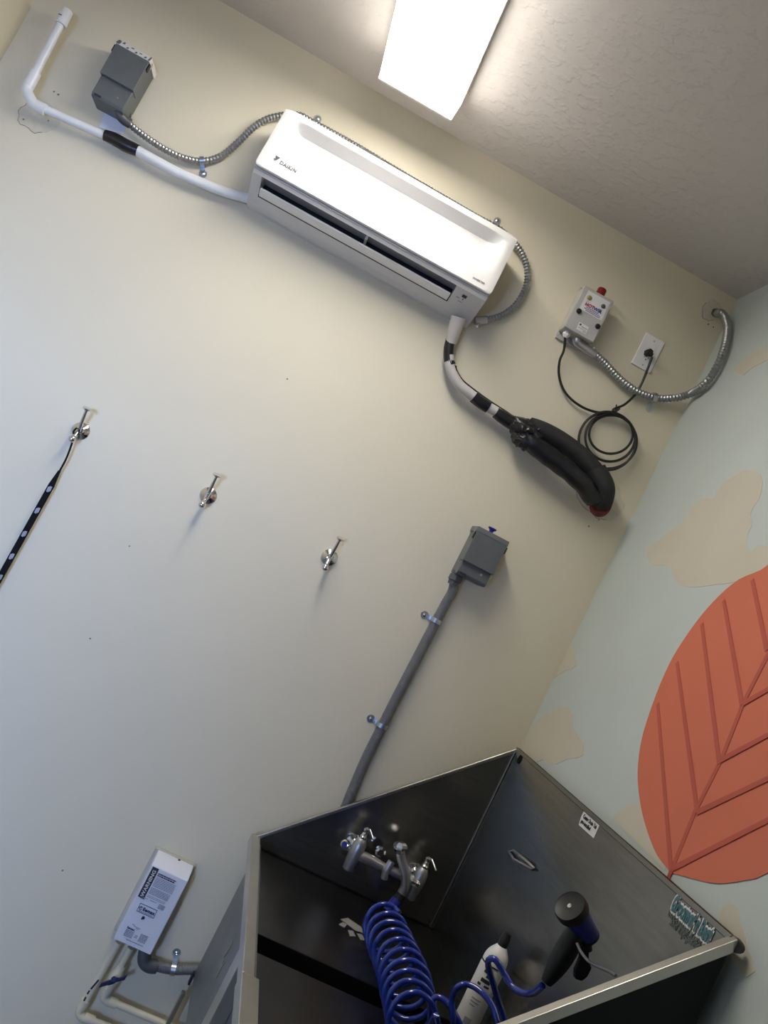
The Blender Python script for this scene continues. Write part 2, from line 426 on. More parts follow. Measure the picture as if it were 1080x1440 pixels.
build('sensor_window', MB().box(V(.198, .1880, .925), V(.218, .182, .9375)), 'ink', t) if False else None
un = (V(0, .100, .900) - V(0, .163, .922)).normalized(); und = -un  # along underside, towards the front
# small sensor, lamps and print on the underside at the right
def under(x, s): return V(x, .163, .922) + un * s + Vector((0, 0, -.0004))
def uplate(x, s, w_, h_, th=.0005):
    p = under(x, s); nrm = X.cross(-un).normalized()
    return MB().prism([p, p + X*w_, p + X*w_ + un*h_, p + un*h_], Vector((0,-.35,-.94)) * th)
build('sensor_window', uplate(.180, .004, .015, .014), 'ink', t)
build('indicator', uplate(.186, .022, .004, .003).prism([under(.186,.028), under(.190,.028), under(.190,.031), under(.186,.031)], Vector((0,-.0003,-.0005))), 'ink', t)
build('control_print', uplate(.166, .028, .011, .0022).prism([under(.176,.042), under(.192,.042), under(.192,.043), under(.176,.043)], Vector((0,-.0003,-.0005))), 'acink', t)
# lettering on the panel
pr = Vector((0, -.026, -.216)).normalized() * -1
text('DAIKIN', .0160, V(-.486, .1983, .981) , X, pr, 'acink', t, bold=.0003)
text('INVERTER', .0090, V(.180, .2004, .963), X, pr, 'acink', t)
q = V(-.506, .1982, .982)
build('emblem', MB().prism([q + Z*.016, q + X*.016 + Z*.016, q + X*.006 + Z*.0], OUT*.0008).prism([q + Z*.006 - X*.001, q + X*.004 + Z*.006, q + X*.004 - Z*.002], OUT*.0008), 'acink', t)

# ================================================================ ELECTRICAL BOXES
def disconnect(name, label, x0, x1, z0, zc, z1, d, top='grey_box', knob=False, chips=False):
    t = thing(name, V((x0+x1)/2, 0, z0), label, 'electrical box')
    build('body', MB().prism([V(x0+.003, 0, z0), V(x0+.003, d-.018, z0), V(x0+.003, d-.012, z0+.01), V(x0+.003, d-.012, z1-.004), V(x0+.003, 0, z1-.004)], (x1-x0-.006, 0, 0)), 'grey_box', t, bevel=.003)
    cv = build('cover', MB().prism([V(x0, d-.05, zc), V(x0, d, zc), V(x0, d, z1-.004), V(x0, d-.05, z1+.006)], (x1-x0, 0, 0)), 'grey_box', t, bevel=.002)
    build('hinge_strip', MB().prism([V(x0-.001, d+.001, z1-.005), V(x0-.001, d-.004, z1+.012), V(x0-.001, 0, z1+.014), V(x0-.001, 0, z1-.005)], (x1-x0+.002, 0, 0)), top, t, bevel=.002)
    for xx in (x0-.004, x1-.004):
        build('latch', MB().box(V(xx, d-.004, z1-.030), V(xx+.008, d-.020, z1-.008)), 'black', cv)
        build('clip', MB().box(V(xx+.001, d-.018, z1-.014), V(xx+.007, d-.030, z1+.004)), 'chrome', cv)
    build('rivet', MB().lathe(V((x0+x1)/2+.022, d-.013, z0+.03), OUT, [(.004,0),(.003,.0025),(.0005,.003)], 12), 'zinc', t)
    build('nameplate', MB().box(V(x0+.012, d-.012, z0+.004), V(x0+.034, d-.0112, z0+.010)), 'ink', t)
    return t
b1 = disconnect('disconnect_box', 'grey metal disconnect box at upper left with a chipped top edge coloured pale for lamp glare', -1.094, -.984, .925, .994, 1.102, .102, top='paper', chips=True)  # lamp glare on the chipped hinge strip is put into its pale colour
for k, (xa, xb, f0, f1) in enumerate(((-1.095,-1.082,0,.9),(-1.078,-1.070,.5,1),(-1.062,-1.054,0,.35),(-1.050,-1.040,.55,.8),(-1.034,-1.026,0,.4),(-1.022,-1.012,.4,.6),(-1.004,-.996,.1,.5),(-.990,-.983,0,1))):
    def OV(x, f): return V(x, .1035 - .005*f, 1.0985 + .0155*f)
    build('grey_chip', MB().prism([OV(xa, f0), OV(xb-.002, f0), OV(xb, (f0+f1)/2), OV(xb-.001, f1), OV(xa+.003, f1)], Vector((0,-.0008,0))), 'grey_box', b1)
b2 = disconnect('disconnect_box', 'grey disconnect box with a blue knob on top at the wall middle right', .564, .673, .150, .196, .302, .100)
build('knob', MB().lathe(V(.615, .055, .311), Z, [(.010,0),(.010,.006),(.007,.008),(.007,.013),(.014,.018),(.014,.022),(.002,.023)], 20), 'bluebody', b2, label='blue plastic knob')
p = P(161, 172, .0)
wp = MB().prism([P(150,152,.0), P(182,168,.0), P(173,189,.0), P(139,180,.0)], OUT*.004)
tag(build('wall_plate', wp, 'heater', None, p, bevel=.001), 'pale blank plate on the wall under the upper-left grey box', 'wall plate')

def strap(center, along, side, r, label, group='one-hole conduit straps', scr='zinc', name='conduit_strap', offs=None):
    # band round the conduit and a tab with a screw; center is the conduit axis point
    c = Vector(center); a = Vector(along).normalized(); s = Vector(side); s = (s - a * s.dot(a)).normalized()
    n = a.cross(s)
    if n.y > 0: n = -n
    wd = .014
    t = thing(name, c, label, 'conduit strap', group)
    th = .0016; ri = r + .0006; ro = ri + th; mb = MB()
    h = D - c.y               # distance to wall
    pts = [(-ri*.0 - ri, -min(h*.6, ri))]
    arc = [(math.cos(q), math.sin(q)) for q in [math.pi * (1 - k/12) for k in range(13)]]
    prof_o = [(-ro, -ri*.7)] + [(x*ro, y*ro) for x, y in arc] + [(ro, -h+.002+th), (ro+.024, -h+.002+th), (ro+.024, -h+.0005), (ri, -h+.0005)] + [(x*ri, y*ri) for x, y in arc[::-1]] + [(-ri, -ri*.7)]
    # drop the part past the edge as a simple flat tab, rounded at its end
    poly = [c + s*x + n*y - a*wd/2 for x, y in prof_o]
    build('band', MB().prism(poly, a*wd), 'zinc', t)
    tc = c + s*(ro+.018) - n*(h-.0005)
    build('tab', MB().lathe(tc, n, [(.0125,0),(.0125,.0022)], 20), 'zinc', t)
    build('screw', MB().lathe(tc + n*.002, n, [(.0065,0),(.006,.002),(.003,.0036),(.0004,.004)], 16), scr, t)
    return t
def seg_dir(a, b, off): return P(*b, off) - P(*a, off)

# flexible conduit 1: grey box -> behind/over the air conditioner -> its right side
t = thing('flexible_conduit', P(172,160,.03), 'ribbed steel conduit from the upper-left box over the air conditioner', 'conduit')
q = P(170,158,.055)
build('elbow_connector', MB().sweep(spline([P(168,150,.055), P(168,160,.055), P(174,168,.045), P(183,174,.035)], .003), .0155, 16), 'darkgrey', t)
build('connector_screw', MB().cyl(P(183,166,.035), P(185,160,.045), .004), 'chrome', t)
px1 = [(180,173),(200,189),(225,206),(250,219),(275,226),(295,225),(315,217),(335,200),(352,183),(370,170),(392,163),(420,162)]
px2 = [(440,172),(500,205),(560,241),(620,276),(670,305),(700,321),(724,342),(738,365),(742,388),(737,410),(722,432),(702,445),(680,450),(672,451)]
build('ribbed_tube', flex([P(*p, .025) for p in px1 + px2], .0116, pitch=.0108, depth=.0030), 'conduit', t)
build('end_connector', MB().cyl(P(684,450,.025), P(668,451,.025), .0135), 'castmetal', t)
build('end_screw', MB().cyl(P(674,455,.03), P(671,459,.04), .005), 'chrome', t)
strap(P(284,226,.025), P(295,225,.025)-P(270,225,.025), P(282,240,.025)-P(283,226,.025), .0112, 'small strap under the sagging steel conduit left of the air conditioner', 'steel conduit straps')
strap(P(441,174,.025), P(500,205,.025)-P(440,172,.025), P(444,160,.025)-P(441,174,.025), .0112, 'conduit strap above the left end of the air conditioner', 'steel conduit straps')
strap(P(696,319,.025), P(700,321,.025)-P(670,305,.025), P(704,300,.025)-P(696,319,.025), .0112, 'conduit strap above the right end of the air conditioner', 'steel conduit straps')

# ================================================================ PVC DRAIN LINE upper left
t = thing('condensate_pipe', P(60,150,.04), 'white PVC drain pipe in the upper left corner, capped and running to the air conditioner', 'pipe')
rp_ = .0125
build('pipe', MB().cyl(P(88,28,.06), P(45,112,.05), rp_), 'whitepvc', t)
build('cap', MB().lathe(P(85,35,.06), P(96,13,.06)-P(85,35,.06), [(.016,0),(.0175,.001),(.0175,.045),(.0165,.05),(.012,.052)], 24), 'whitepvc', t)
build('elbow', MB().cyl(P(50,102,.05), P(40,121,.05), .0175).sweep(spline([P(42,117,.05), P(38,126,.05), P(40,134,.05), P(47,145,.048), P(54,150,.046)], .003), .0165, 16).cyl(P(50,148,.046), P(64,155,.045), .018), 'whitepvc', t)
build('pipe', MB().cyl(P(55,150,.045), P(150,192,.035), rp_), 'whitepvc', t)
build('tape_wrap', MB().sweep(spline([P(147,190,.035), P(160,195,.035), P(176,204,.035), P(194,212,.035)], .004), lambda a: .0165 + .0035*math.sin(min(1, a/.12)*3.1), 18), 'tape', t)
build('drain_hose', MB().sweep(spline([P(193,212,.035), P(220,227,.035), P(250,243,.035), P(290,260,.035), P(320,271,.035), P(354,280,.035)], .006), .0158, 18), 'whitepvc', t)
build('pipe_marking', rect(P(82,20,.078), P(92,24,.078)-P(82,20,.078), P(84,16,.078)-P(82,20,.078), .010, .003, .0004), 'ink', t)

# wall patches round the pipe penetrations
def blob(cx, cy, rr, seed, t_=.0008, ycut=None):
    rnd = random.Random(seed); pts = []
    for k in range(28):
        q = 2*math.pi*k/28; r = rr*(1 + .12*math.sin(q*2+seed) + .09*rnd.uniform(-1, 1))
        pts.append(V(cx + r*math.cos(q), 0, cy + r*math.sin(q)))
    return MB().prism(pts, OUT*t_)
def W3(px, py): 
    p = P(px, py, 0); return p.x, p.z - ZC
for px, py, rr, sd_ in ((55,165,.055,1),(845,700,.075,2),(1000,436,.035,5)):
    x_, z_ = W3(px, py); build('plaster_patch', blob(x_, z_, rr, sd_), 'plaster', wb)
    bl = blob(x_, z_, rr, sd_, .0012).v[:28]; build('patch_edge', MB().sweep([v + OUT*.0008 for v in bl[3:16]], .0008, 6), 'dirt', wb)
for px, py, rr, sd_ in ((1008,440,.018,7),(52,152,.012,8),(841,712,.024,9)):
    x_, z_ = W3(px, py); build('rough_hole', blob(x_, z_, rr, sd_, .0014), 'dirt', wb)
for px, py in ((996,456),(1003,460),(82,133),(76,129),(33,168),(68,170),(828,740),(404,533),(182,768),(127,898),(88,1224),(842,731)):
    x_, z_ = W3(px, py); build('wall_mark', blob(x_, z_, .0026, px, .0015), 'dirt', wb)

# ================================================================ REFRIGERANT LINES
t = thing('refrigerant_line_bundle', P(640,460,.05), 'taped refrigerant line in grey sleeve and black foam dropping from the air conditioner', 'pipe')
o = .045
build('grey_sleeve', MB().sweep(spline([P(645,446,.07), P(640,462,.06), P(634,482,o)], .004), lambda a: .025 - .08*min(a, .09), 20), 'sleeve', t)
build('tape_wrap', MB().sweep(spline([P(634,477,o), P(631,490,o), P(631,505,o), P(634,514,o)], .004), .0165, 18), 'tape', t)
build('grey_sleeve', MB().sweep(spline([P(631,500,o), P(634,520,o), P(645,540,o), P(660,553,o), P(672,562,o)], .004), .0165, 18), 'sleeve', t)
build('tape_wrap', MB().sweep(spline([P(666,558,o), P(676,566,o), P(687,573,o)], .004), .0195, 18), 'tape', t)
build('grey_sleeve', MB().sweep(spline([P(682,570,o), P(704,583,o), P(725,600,o)], .004), .0165, 18), 'sleeve', t)
build('tape_wrap', MB().sweep(spline([P(697,580,o), P(712,590,o), P(728,598,o), P(742,600,o)], .004), lambda a: .019 + .07*min(a, .12), 18), 'tape', t)
build('black_wire', MB().sweep(spline([P(639,514,.04), P(648,532,.035), P(665,547,.035), P(690,565,.04), P(713,580,.045), P(730,592,.05)], .005), .0035, 8), 'black', t)
build('tape_tag', MB().prism([P(636,512,.05), P(642,515,.05), P(642,525,.05), P(637,521,.05)], OUT*.004), 'tape', t)
build('tape_lump', rough(MB().sweep(spline([P(722,596,.05), P(732,602,.06), P(742,610,.065), P(756,622,.07)], .004), lambda a: .026 + .010*math.sin(min(1, a/.09)*3.1), 28), .011, 45), 'tape', t)
build('tape_lump', rough(MB().sweep(spline([P(724,612,.055), P(733,618,.07), P(744,626,.075)], .004), lambda a: .020 + .008*math.sin(min(1, a/.06)*3.1), 28), .010, 60), 'tape', t)
build('tape_fold', rough(MB().sweep(spline([P(727,592,.075), P(736,603,.10), P(748,606,.095), P(756,604,.08)], .004), lambda a: .009, 12), .008, 60), 'tape', t)
tb = build('foam_pipe', rough(MB().sweep(spline([P(735,610,.065), P(750,624,.075), P(772,642,.08), P(797,661,.082), P(820,681,.078), P(836,702,.05)], .005), .0315, 26), .004, 25), 'tape', t)
build('foam_pipe', MB().sweep(spline([P(745,600,.05), P(765,607,.045), P(790,621,.042), P(815,640,.045), P(837,664,.05), P(848,688,.045), P(845,706,.03)], .005), .031, 22), 'foam', t)
build('foam_pipe', MB().sweep(spline([P(838,660,.06), P(850,684,.07), P(848,703,.05), P(843,712,.0)], .005), .033, 22), 'foam', t)
build('sealant', MB().sweep([P(846,708,.045), P(844,712,.02), P(843,713,.0)], .034, 22), 'redgum', t, label='dark red sealant at the wall hole')

# ================================================================ ALARM BOX
ax0, ax1, az0, az1, ad = .526, .633, 1.020, 1.172, .08
t = thing('alarm_box', V(.58, 0, 1.02), 'light grey control box with a red lens on top, right of the air conditioner', 'control box')
build('backplate', MB().box(V(ax0+.002, 0, .998), V(ax1-.004, .012, 1.192)), 'greyplastic', t, bevel=.003)
build('housing', MB().box(V(ax0, .010, az0), V(ax1, ad-.014, az1)), 'clearplastic', t, bevel=.004)
build('lid', MB().box(V(ax0-.001, ad-.014, az0-.001), V(ax1+.001, ad, az1+.001)), 'greyplastic', t, bevel=.003)
F0 = V(ax0, ad+.0004, az0)
build('face_label', rect(F0 + X*.016 + Z*.075, X, Z, .083, .068, .0005), 'paper', t)
for (u, v, mt, r_) in ((.030, .122, 'yellow', .0065), (.083, .120, 'darkgrey', .0055)):
    build('indicator_lamp', MB().lathe(F0 + X*u + Z*v, OUT, [(r_+.002,0),(r_+.002,.002),(r_,.003),(r_*.7,.006),(.0005,.007)], 18), mt, t)
for (u, v) in ((.018, .066), (.096, .052)):
    build('button', MB().lathe(F0 + X*u + Z*v, OUT, [(.0085,0),(.0085,.004),(.0065,.005),(.006,.008),(.0005,.0085)], 18), 'black', t)
text('HOT', .0150, F0 + X*.026 + Z*.094 + OUT*.0007, X, Z, 'inkred', t, bold=.0006)
text('WIR', .0150, F0 + X*.058 + Z*.094 + OUT*.0007, X, Z, 'inkblue', t, bold=.0006)
lines(t, F0 + OUT*.0007, X, Z, [(.034,.080,.089,.0022),(.030,.088,.084,.0022),(.036,.090,.079,.002)], 'inkblue')
lines(t, F0 + OUT*.0007, X, Z, [(.026,.034,.108,.002),(.076,.088,.106,.002)], 'inkgrey')
st = build('sticker', rect(F0 + X*.036 + Z*.010, X, Z, .036, .026, .0005), 'paper', t)
build('sticker_dot', MB().lathe(F0 + X*.043 + Z*.030 + OUT*.0006, OUT, [(.0035,0),(.0035,.0003)], 12), 'ink', t)
lines(t, F0 + OUT*.0007, X, Z, [(.049,.070,.024,.0035),(.040,.068,.018,.002),(.058,.070,.0125,.003)], 'inkgrey')
build('warning_lens', MB().lathe(V(.590, .045, az1), Z, [(.017,0),(.017,.004),(.0155,.006),(.0155,.030),(.013,.034),(.002,.035)], 24), 'red', t, label='red domed lens')
build('cable_gland', MB().lathe(V(.548, .050, az0), -Z, [(.010,0),(.010,.006),(.0125,.006),(.0125,.014),(.009,.018),(.006,.022)], 6, False), 'white', t)
# power cord with a coiled bundle
t = thing('power_cord', P(857,612,.02), 'black power cord with a coiled bundle between the alarm box and outlet', 'cord')
cp = [V(.548, .050, az0-.018), P(793,492,.04), P(787,508,.03), P(786,527,.02), P(792,547,.018), P(804,562,.018), P(822,574,.018), P(842,580,.02)]
rings = [((852,620),(41,38)),((855,615),(38,34)),((850,614),(36,42)),((858,611),(33,31)),((856,617),(39,42))]
cpx = []
tot = 0
rr_ = [(0,.018)]
c0s = [(855,619,41,40),(859,611,30.5,27),(858,615,35,34),(854,620,40,41),(859,613,33,30)]
for k, (cx, cy, rx, ry) in enumerate(c0s[:4]):
    nx_ = c0s[k+1]
    for j in range(14):
        f = j/14; q = R(-80) - 2*math.pi*f
        g = sm(.72, 1, f)
        f0 = f; f = g
        a = cx*(1-f)+nx_[0]*f; b = cy*(1-f)+nx_[1]*f; ra = rx*(1-f)+nx_[2]*f; rb = ry*(1-f)+nx_[3]*f
        cpx.append(P(a + ra*math.cos(q), b + rb*math.sin(q), .016 + .007*k + .003*math.sin(q)))
cp += cpx + [P(862,577,.04), P(878,569,.03), P(893,555,.022), P(903,538,.024), P(911,518,.03), P(917,502,.034)]
build('cable', MB().sweep(spline(cp, .004), .0042, 8), 'black', t)
build('cable_tie', MB().sweep([P(866,578,.025) + X*(.010*math.cos(q))*0 + Vector((.006*math.cos(q), .022*math.sin(q), .012*math.cos(q))) for q in [2*math.pi*k/16 for k in range(16)]], .0022, 6, closed=True).cyl(P(866,576,.04), P(867,569,.045), .0022), 'black', t)
pw = P(912,498,.02)
build('plug', MB().lathe(P(910,497,.007), OUT, [(.013,0),(.013,.022),(.010,.028)], 6, False).cyl(P(911,497,.025), P(918,500,.030), .009, .007), 'black', t)
# outlet
t = thing('wall_outlet', P(911,498,0), 'white wall outlet plate with a black plug near the right corner', 'outlet')
oc = P(911,497,0)
pl_ = build('cover_plate', MB().box(oc + Vector((-.038,0,-.059)), oc + Vector((.036,-.006,.060))), 'white', t, bevel=.0025)
build('receptacle', MB().box(oc + Vector((-.0165,-.005,-.033)), oc + Vector((.0165,-.0072,.033))), 'white', t, bevel=.001)
build('socket_slots', MB().box(oc + Vector((-.008,-.0070,-.020)), oc + Vector((-.006,-.0075,-.012))).box(oc + Vector((.005,-.0070,-.020)), oc + Vector((.007,-.0075,-.012))).cyl(oc+Vector((0,-.007,-.025)), oc+Vector((0,-.0075,-.025)), .0025), 'ink', t)
for s in (-.045, .045): build('screw', MB().lathe(oc + Vector((0,-.006,s)), OUT, [(.003,0),(.0025,.001)], 12), 'greyplastic', t)
# conduit from the alarm box to the corner
def PC(px, py, om):
    wx = P(px, py, 0).x; return P(px, py, max(om, D*(1 - 1.012/wx)))
t = thing('flexible_conduit', P(880,540,.03), 'ribbed steel conduit looping from the alarm box into the right corner', 'conduit')
build('elbow_connector', MB().sweep(spline([V(.590,.045,1.022), V(.592,.045,1.008), P(824,490,.04), P(836,498,.033)], .003), .0145, 16), 'castmetal', t)
build('connector_screw', MB().cyl(P(833,492,.04), P(836,488,.045), .004), 'chrome', t)
build('ribbed_tube', flex([P(832,494,.035), P(850,510,.028), P(872,533,.026), P(895,550,.026), P(920,559,.026), PC(945,560,.03), PC(970,554,.05), PC(992,539,.08), PC(1008,516,.10), PC(1019,488,.09), PC(1023,464,.08), PC(1020,447,.06), P(1014,440,.035), P(1008,441,.004)], .0135, pitch=.0112, depth=.0032), 'conduit', t)
strap(P(920,559,.026), P(935,561,.026)-P(905,555,.026), P(917,575,.026)-P(920,559,.026), .0135, 'conduit strap below the white outlet', 'steel conduit straps')

# conduit from box 2 down behind the tub
t = thing('grey_conduit', P(640,822,.03), 'straight grey ribbed conduit running from the blue-knobbed box down behind the tub', 'conduit')
build('connector', MB().lathe(V(.581,.045,.158), -Z, [(.020,0),(.020,.012),(.0225,.014),(.0225,.030),(.018,.034),(.017,.045)], 10, False), 'darkgrey', t)
cpts = [V(.581,.045,.135), P(636,832,.038), P(626,850,.030), P(611,878,.026), P(585,928,.026), P(558,980,.026), P(537,1022,.026), P(515,1066,.026), P(497,1108,.026), P(480,1150,.026)]
build('ribbed_tube', flex(cpts, .0165, pitch=.008, depth=.0010, n=18), 'greyconduit', t)
dd = P(537,1022,.026)-P(611,878,.026)
strap(P(613,873,.026), dd, P(596,865,.026)-P(613,873,.026), .0165, 'upper strap on the straight grey conduit, with its screw to the left', 'grey conduit straps', 'chrome')
strap(P(537,1020,.026), dd, P(520,1012,.026)-P(537,1020,.026), .0165, 'lower strap on the straight grey conduit above the tub rim', 'grey conduit straps', 'zinc')

# ================================================================ HOOKS
def make_hook(loc, label):
    t = thing('wall_hook', loc, label, 'hook', 'chrome wall hooks in a row')
    L = Vector(loc)
    build('base', MB().lathe(L, OUT, [(.027,0),(.027,.003),(.0245,.006),(.015,.0085),(.0105,.013),(.0095,.022),(.0005,.024)], 28), 'chrome', t)
    build('upper_prong', MB().sweep(spline([L+OUT*.018+Z*-.004, L+OUT*.030+Z*.006, L+OUT*.042+Z*.026, L+OUT*.054+Z*.048, L+OUT*.062+Z*.064], .003), lambda a: .0072-.03*a, 14)
          .lathe(L+OUT*.0615+Z*.062, Vector((0,-.35,.94)), [(.0055,0),(.013,.003),(.014,.006),(.0125,.0085),(.003,.0095)], 24), 'chrome', t)
    build('lower_prong', MB().sweep(spline([L+OUT*.018, L+OUT*.028-Z*.010, L+OUT*.036-Z*.022, L+OUT*.044-Z*.031], .003), .0062, 14).ball(L+OUT*.047-Z*.034, .0115, 18), 'chrome', t)
    return t
hk = make_hook(P(463,784,0), 'third chrome wall hook, the one nearest the tub conduit')
def copy_tree(o, loc, label):
    r = o.copy(); C.objects.link(r); r.location = loc; r['label'] = label
    for ch in list(o.children):
        c = ch.copy(); C.objects.link(c); c.parent = r
    return r
copy_tree(hk, P(293,697,0), 'middle chrome wall hook of the row of three, empty')
copy_tree(hk, P(114,606,0), 'leftmost chrome wall hook, holding the black leash')

# leash
t = thing('leash', P(104,622,.04), 'black woven leash with silver print hanging from the leftmost hook', 'leash')
h1 = P(114,606,0)
lp = spline([h1+OUT*.030+Z*.002, h1+OUT*.037-Z*.010+X*.006, h1+OUT*.036-Z*.030, P(95,641,.032), P(83,664,.026)], .003)
lp2 = spline([h1+OUT*.030+Z*.002-X*.008, h1+OUT*.034-Z*.012-X*.010, h1+OUT*.030-Z*.030-X*.002, P(94,643,.024), P(83,664,.022)], .003)
build('loop', MB().sweep(lp, .0035, 8, flat=.5).sweep(lp2, .003, 8), 'webbing', t)
A = P(84,662,.022); B = P(-40,884,.022); d_ = (B-A); L_ = d_.length; d_.normalize(); s_ = OUT.cross(d_).normalized()
build('strap', MB().prism([A+s_*.004, A+d_*.05+s_*.0095, B+s_*.0095, B-s_*.0095, A+d_*.05-s_*.0095, A-s_*.004], OUT*.003), 'webbing', t, bevel=.0008)
for px, py in ((70,688),(53,718),(35,751),(18,783),(2,813),(-15,843)):
    c = P(px, py, .0255); cc = A + d_*((c-A).dot(d_)); cc.y = c.y
    build('silver_print', MB().prism([cc+s_*.005-d_*.010, cc+s_*.006+d_*.004, cc+d_*.011, cc-s_*.005+d_*.010, cc-s_*.006-d_*.004, cc-s_*.001-d_*.009], OUT*.0005), 'inkgrey', t)

# ================================================================ WATER HEATER
hx0, hx1, hz0, hz1, hd = .1365, .2565, -1.281, -1.043, .08
t = thing('water_heater', V(.196, 0, hz0), 'slim white tankless water heater with a black WARNING strip, left of the tub', 'water heater')
build('backplate', MB().box(V(.127, 0, -1.288), V(.262, .018, -1.016)), 'clearplastic', t, bevel=.002)
build('cover', MB().prism([V(hx0, .012, hz0), V(hx0, hd, hz0), V(hx0, hd, hz1), V(hx0, .030, -1.018), V(hx0, .012, -1.018)], (hx1-hx0, 0, 0)), 'heater', t, bevel=.003)
build('notch', MB().box(V(.204,.029,-1.0185), V(.211,.022,-1.0155)), 'ink', t)
H0 = V(hx0, hd+.0004, hz0)
bd = build('warning_strip', rect(H0 + X*.006 + Z*.140, X, Z, .020, .096, .0005), 'ink', t, label='black strip with white WARNING lettering')
text('WARNING', .0145, H0 + X*.0212 + Z*.145 + OUT*.0006, Z, -X, 'paper', t, bold=.0003, stretch=1.15)
lines(t, H0 + OUT*.0004, X, Z, [(.030,.088,.222,.0035),(.030,.086,.2165,.0035)], 'ink')
lines(t, H0 + OUT*.0004, X, Z, [(.030,.094,.2105-.0042*k,.0018) for k in range(7)] + [(.030,.092,.178-.0042*k,.0020) for k in range(5)] + [(.030,.090,.154,.0015),(.030,.088,.150,.0015),(.014,.036,.143,.0022),(.044,.066,.143,.0022),(.014,.030,.138,.002)] + [(.074,.094,.1425-.0035*k,.0026) for k in range(4)])
fr = MB()
for (u0_, v0_, u1_, v1_) in ((.022,.100,.078,.1015),(.022,.1245,.078,.126),(.022,.100,.0235,.126),(.0765,.100,.078,.126)):
    fr.box(H0 + X*u0_ + Z*v0_, H0 + X*u1_ + Z*v1_ + OUT*.0005)
build('logo_frame', fr, 'navy', t)
text('Eemax', .0135, H0 + X*.037 + Z*.109 + OUT*.0003, X, Z, 'navy', t, bold=.0005)
build('logo_mark', MB().sweep([H0 + X*(.030+.0045*math.cos(q)) + Z*(.113+.005*math.sin(q)) + OUT*.0006 for q in [R(30+300*k/14) for k in range(15)]], .0009, 6).cyl(H0+X*.027+Z*.113+OUT*.0006, H0+X*.033+Z*.1145+OUT*.0006, .0008, n=6), 'navy', t)
lines(t, H0 + OUT*.0004, X, Z, [(.027,.073,.1035,.0022)], 'inkgrey')
build('indicator_window', MB().lathe(H0 + X*.050 + Z*.090, OUT, [(.0048,0),(.0048,.0008)], 20).box(H0+X*.0455+Z*.084, H0+X*.050+Z*.088+OUT*.0008), 'ink', t)
text('Eemax', .0085, H0 + X*.020 + Z*.045 + OUT*.0003, X, Z, 'navy', t, bold=.0003)
lines(t, H0 + OUT*.0004, X, Z, [(.030,.038,.060,.002),(.036,.058,.0565,.002),(.045,.054,.053,.002)] + [(.020,.046,.039-.0042*k,.0026) for k in range(5)] + [(.066,.090,.044-.0042*k,.0026) for k in range(6)] + [(.052,.060,.033-.005*k,.0035) for k in range(2)] + [(.034,.088,.0135,.0026)], 'inkgrey')
# water pipes
t = thing('water_pipe', P(140,1370,.045), 'cream CPVC pipe from the heater bottom, outermost left with printed marks', 'pipe')
po = .045
build('pipe', MB().cyl(P(167,1325,po), P(118,1413,po), .0105), 'cream', t)
build('elbow', MB().cyl(P(121,1406,po), P(114,1418,po), .0145).sweep(spline([P(115,1415,po), P(112,1424,po), P(117,1431,po), P(124,1433,po)], .003), .0135, 14).cyl(P(119,1431,po), P(132,1436,po), .0145), 'cream', t)
build('pipe', MB().cyl(P(127,1434,po), P(250,1483,po), .0105), 'cream', t)
for (a, b) in (((121,1402),(117,1410)),((126,1393),(123,1398)),((139,1378),(128,1391))):
    qa = P(*a, po+.0105); qb = P(*b, po+.0105); s2 = OUT.cross((qb-qa).normalized())
    build('pipe_marking', MB().prism([qa-s2*.003, qb-s2*.003, qb+s2*.002, qa+s2*.002], OUT*.0008), 'ink', t)
t = thing('water_pipe', P(165,1372,.045), 'cream CPVC pipe with a dark blue valve handle below the heater', 'pipe')
build('pipe', MB().cyl(P(184,1333,po), P(168,1362,po), .0105), 'cream', t)
build('valve_body', MB().lathe(P(172,1357,po), P(152,1392,po)-P(172,1357,po), [(.014,0),(.014,.018),(.0185,.026),(.0185,.050),(.0145,.058),(.0145,.085)], 20), 'cream', t)
hc = P(160,1377,po+.020)
hv = (P(176,1374,po)-P(145,1383,po)).normalized()
vb = (P(152,1392,po)-P(172,1357,po)).normalized()
build('valve_handle', MB().cyl(P(160,1377,po), P(160,1377,po+.035), .008).prism([hc+OUT*.008 + hv*a + vb*b for a, b in ((-.038,-.007),(-.012,-.008),(-.008,-.010),(.008,-.010),(.012,-.006),(.038,-.008),(.038,.007),(.012,.006),(.008,.010),(-.008,.010),(-.012,.008),(-.038,.008))], OUT*.007), 'navy', t, bevel=.001, label='dark blue lever handle')
build('elbow', MB().cyl(P(154,1387,po), P(149,1396,po), .0145).sweep(spline([P(150,1394,po), P(147,1402,po), P(152,1408,po), P(158,1410,po)], .003), .0135, 14).cyl(P(154,1408,po), P(164,1412,po), .0145), 'cream', t)
build('pipe', MB().cyl(P(160,1410,po), P(268,1456,po), .0105), 'cream', t)
# grey conduit out of the heater
t = thing('heater_conduit', P(235,1356,.045), 'short grey ribbed conduit bending from the heater bottom towards the tub', 'conduit')
build('elbow_connector', MB().sweep(spline([V(.236,.040,-1.279), P(203,1350,.045), P(210,1358,.045), P(220,1359,.04)], .003), .0205, 16), 'darkgrey', t)
build('ribbed_tube', flex([P(214,1356,.04), P(228,1360,.034), P(245,1363,.03), P(262,1363,.03), P(285,1363,.03), P(310,1366,.03)], .0165, pitch=.008, depth=.001, n=18), 'greyconduit', t)
strap(P(244,1363,.03), P(255,1363,.03)-P(235,1361,.03), P(249,1345,.03)-P(244,1363,.03), .0165, 'strap with a round washer on the short conduit beside the heater', 'grey conduit straps', 'chrome')

# ================================================================ DOG WASH TUB
XA, XB = .389, 1.022; Y0, Y1 = 1.400, 2.706; ZH, ZL, ZF = -.257, -.856, -.887
t = thing('dog_wash_tub', (XA*K, Y0*K, 0), 'stainless steel raised dog wash tub in the corner with tall splash sides', 'tub')

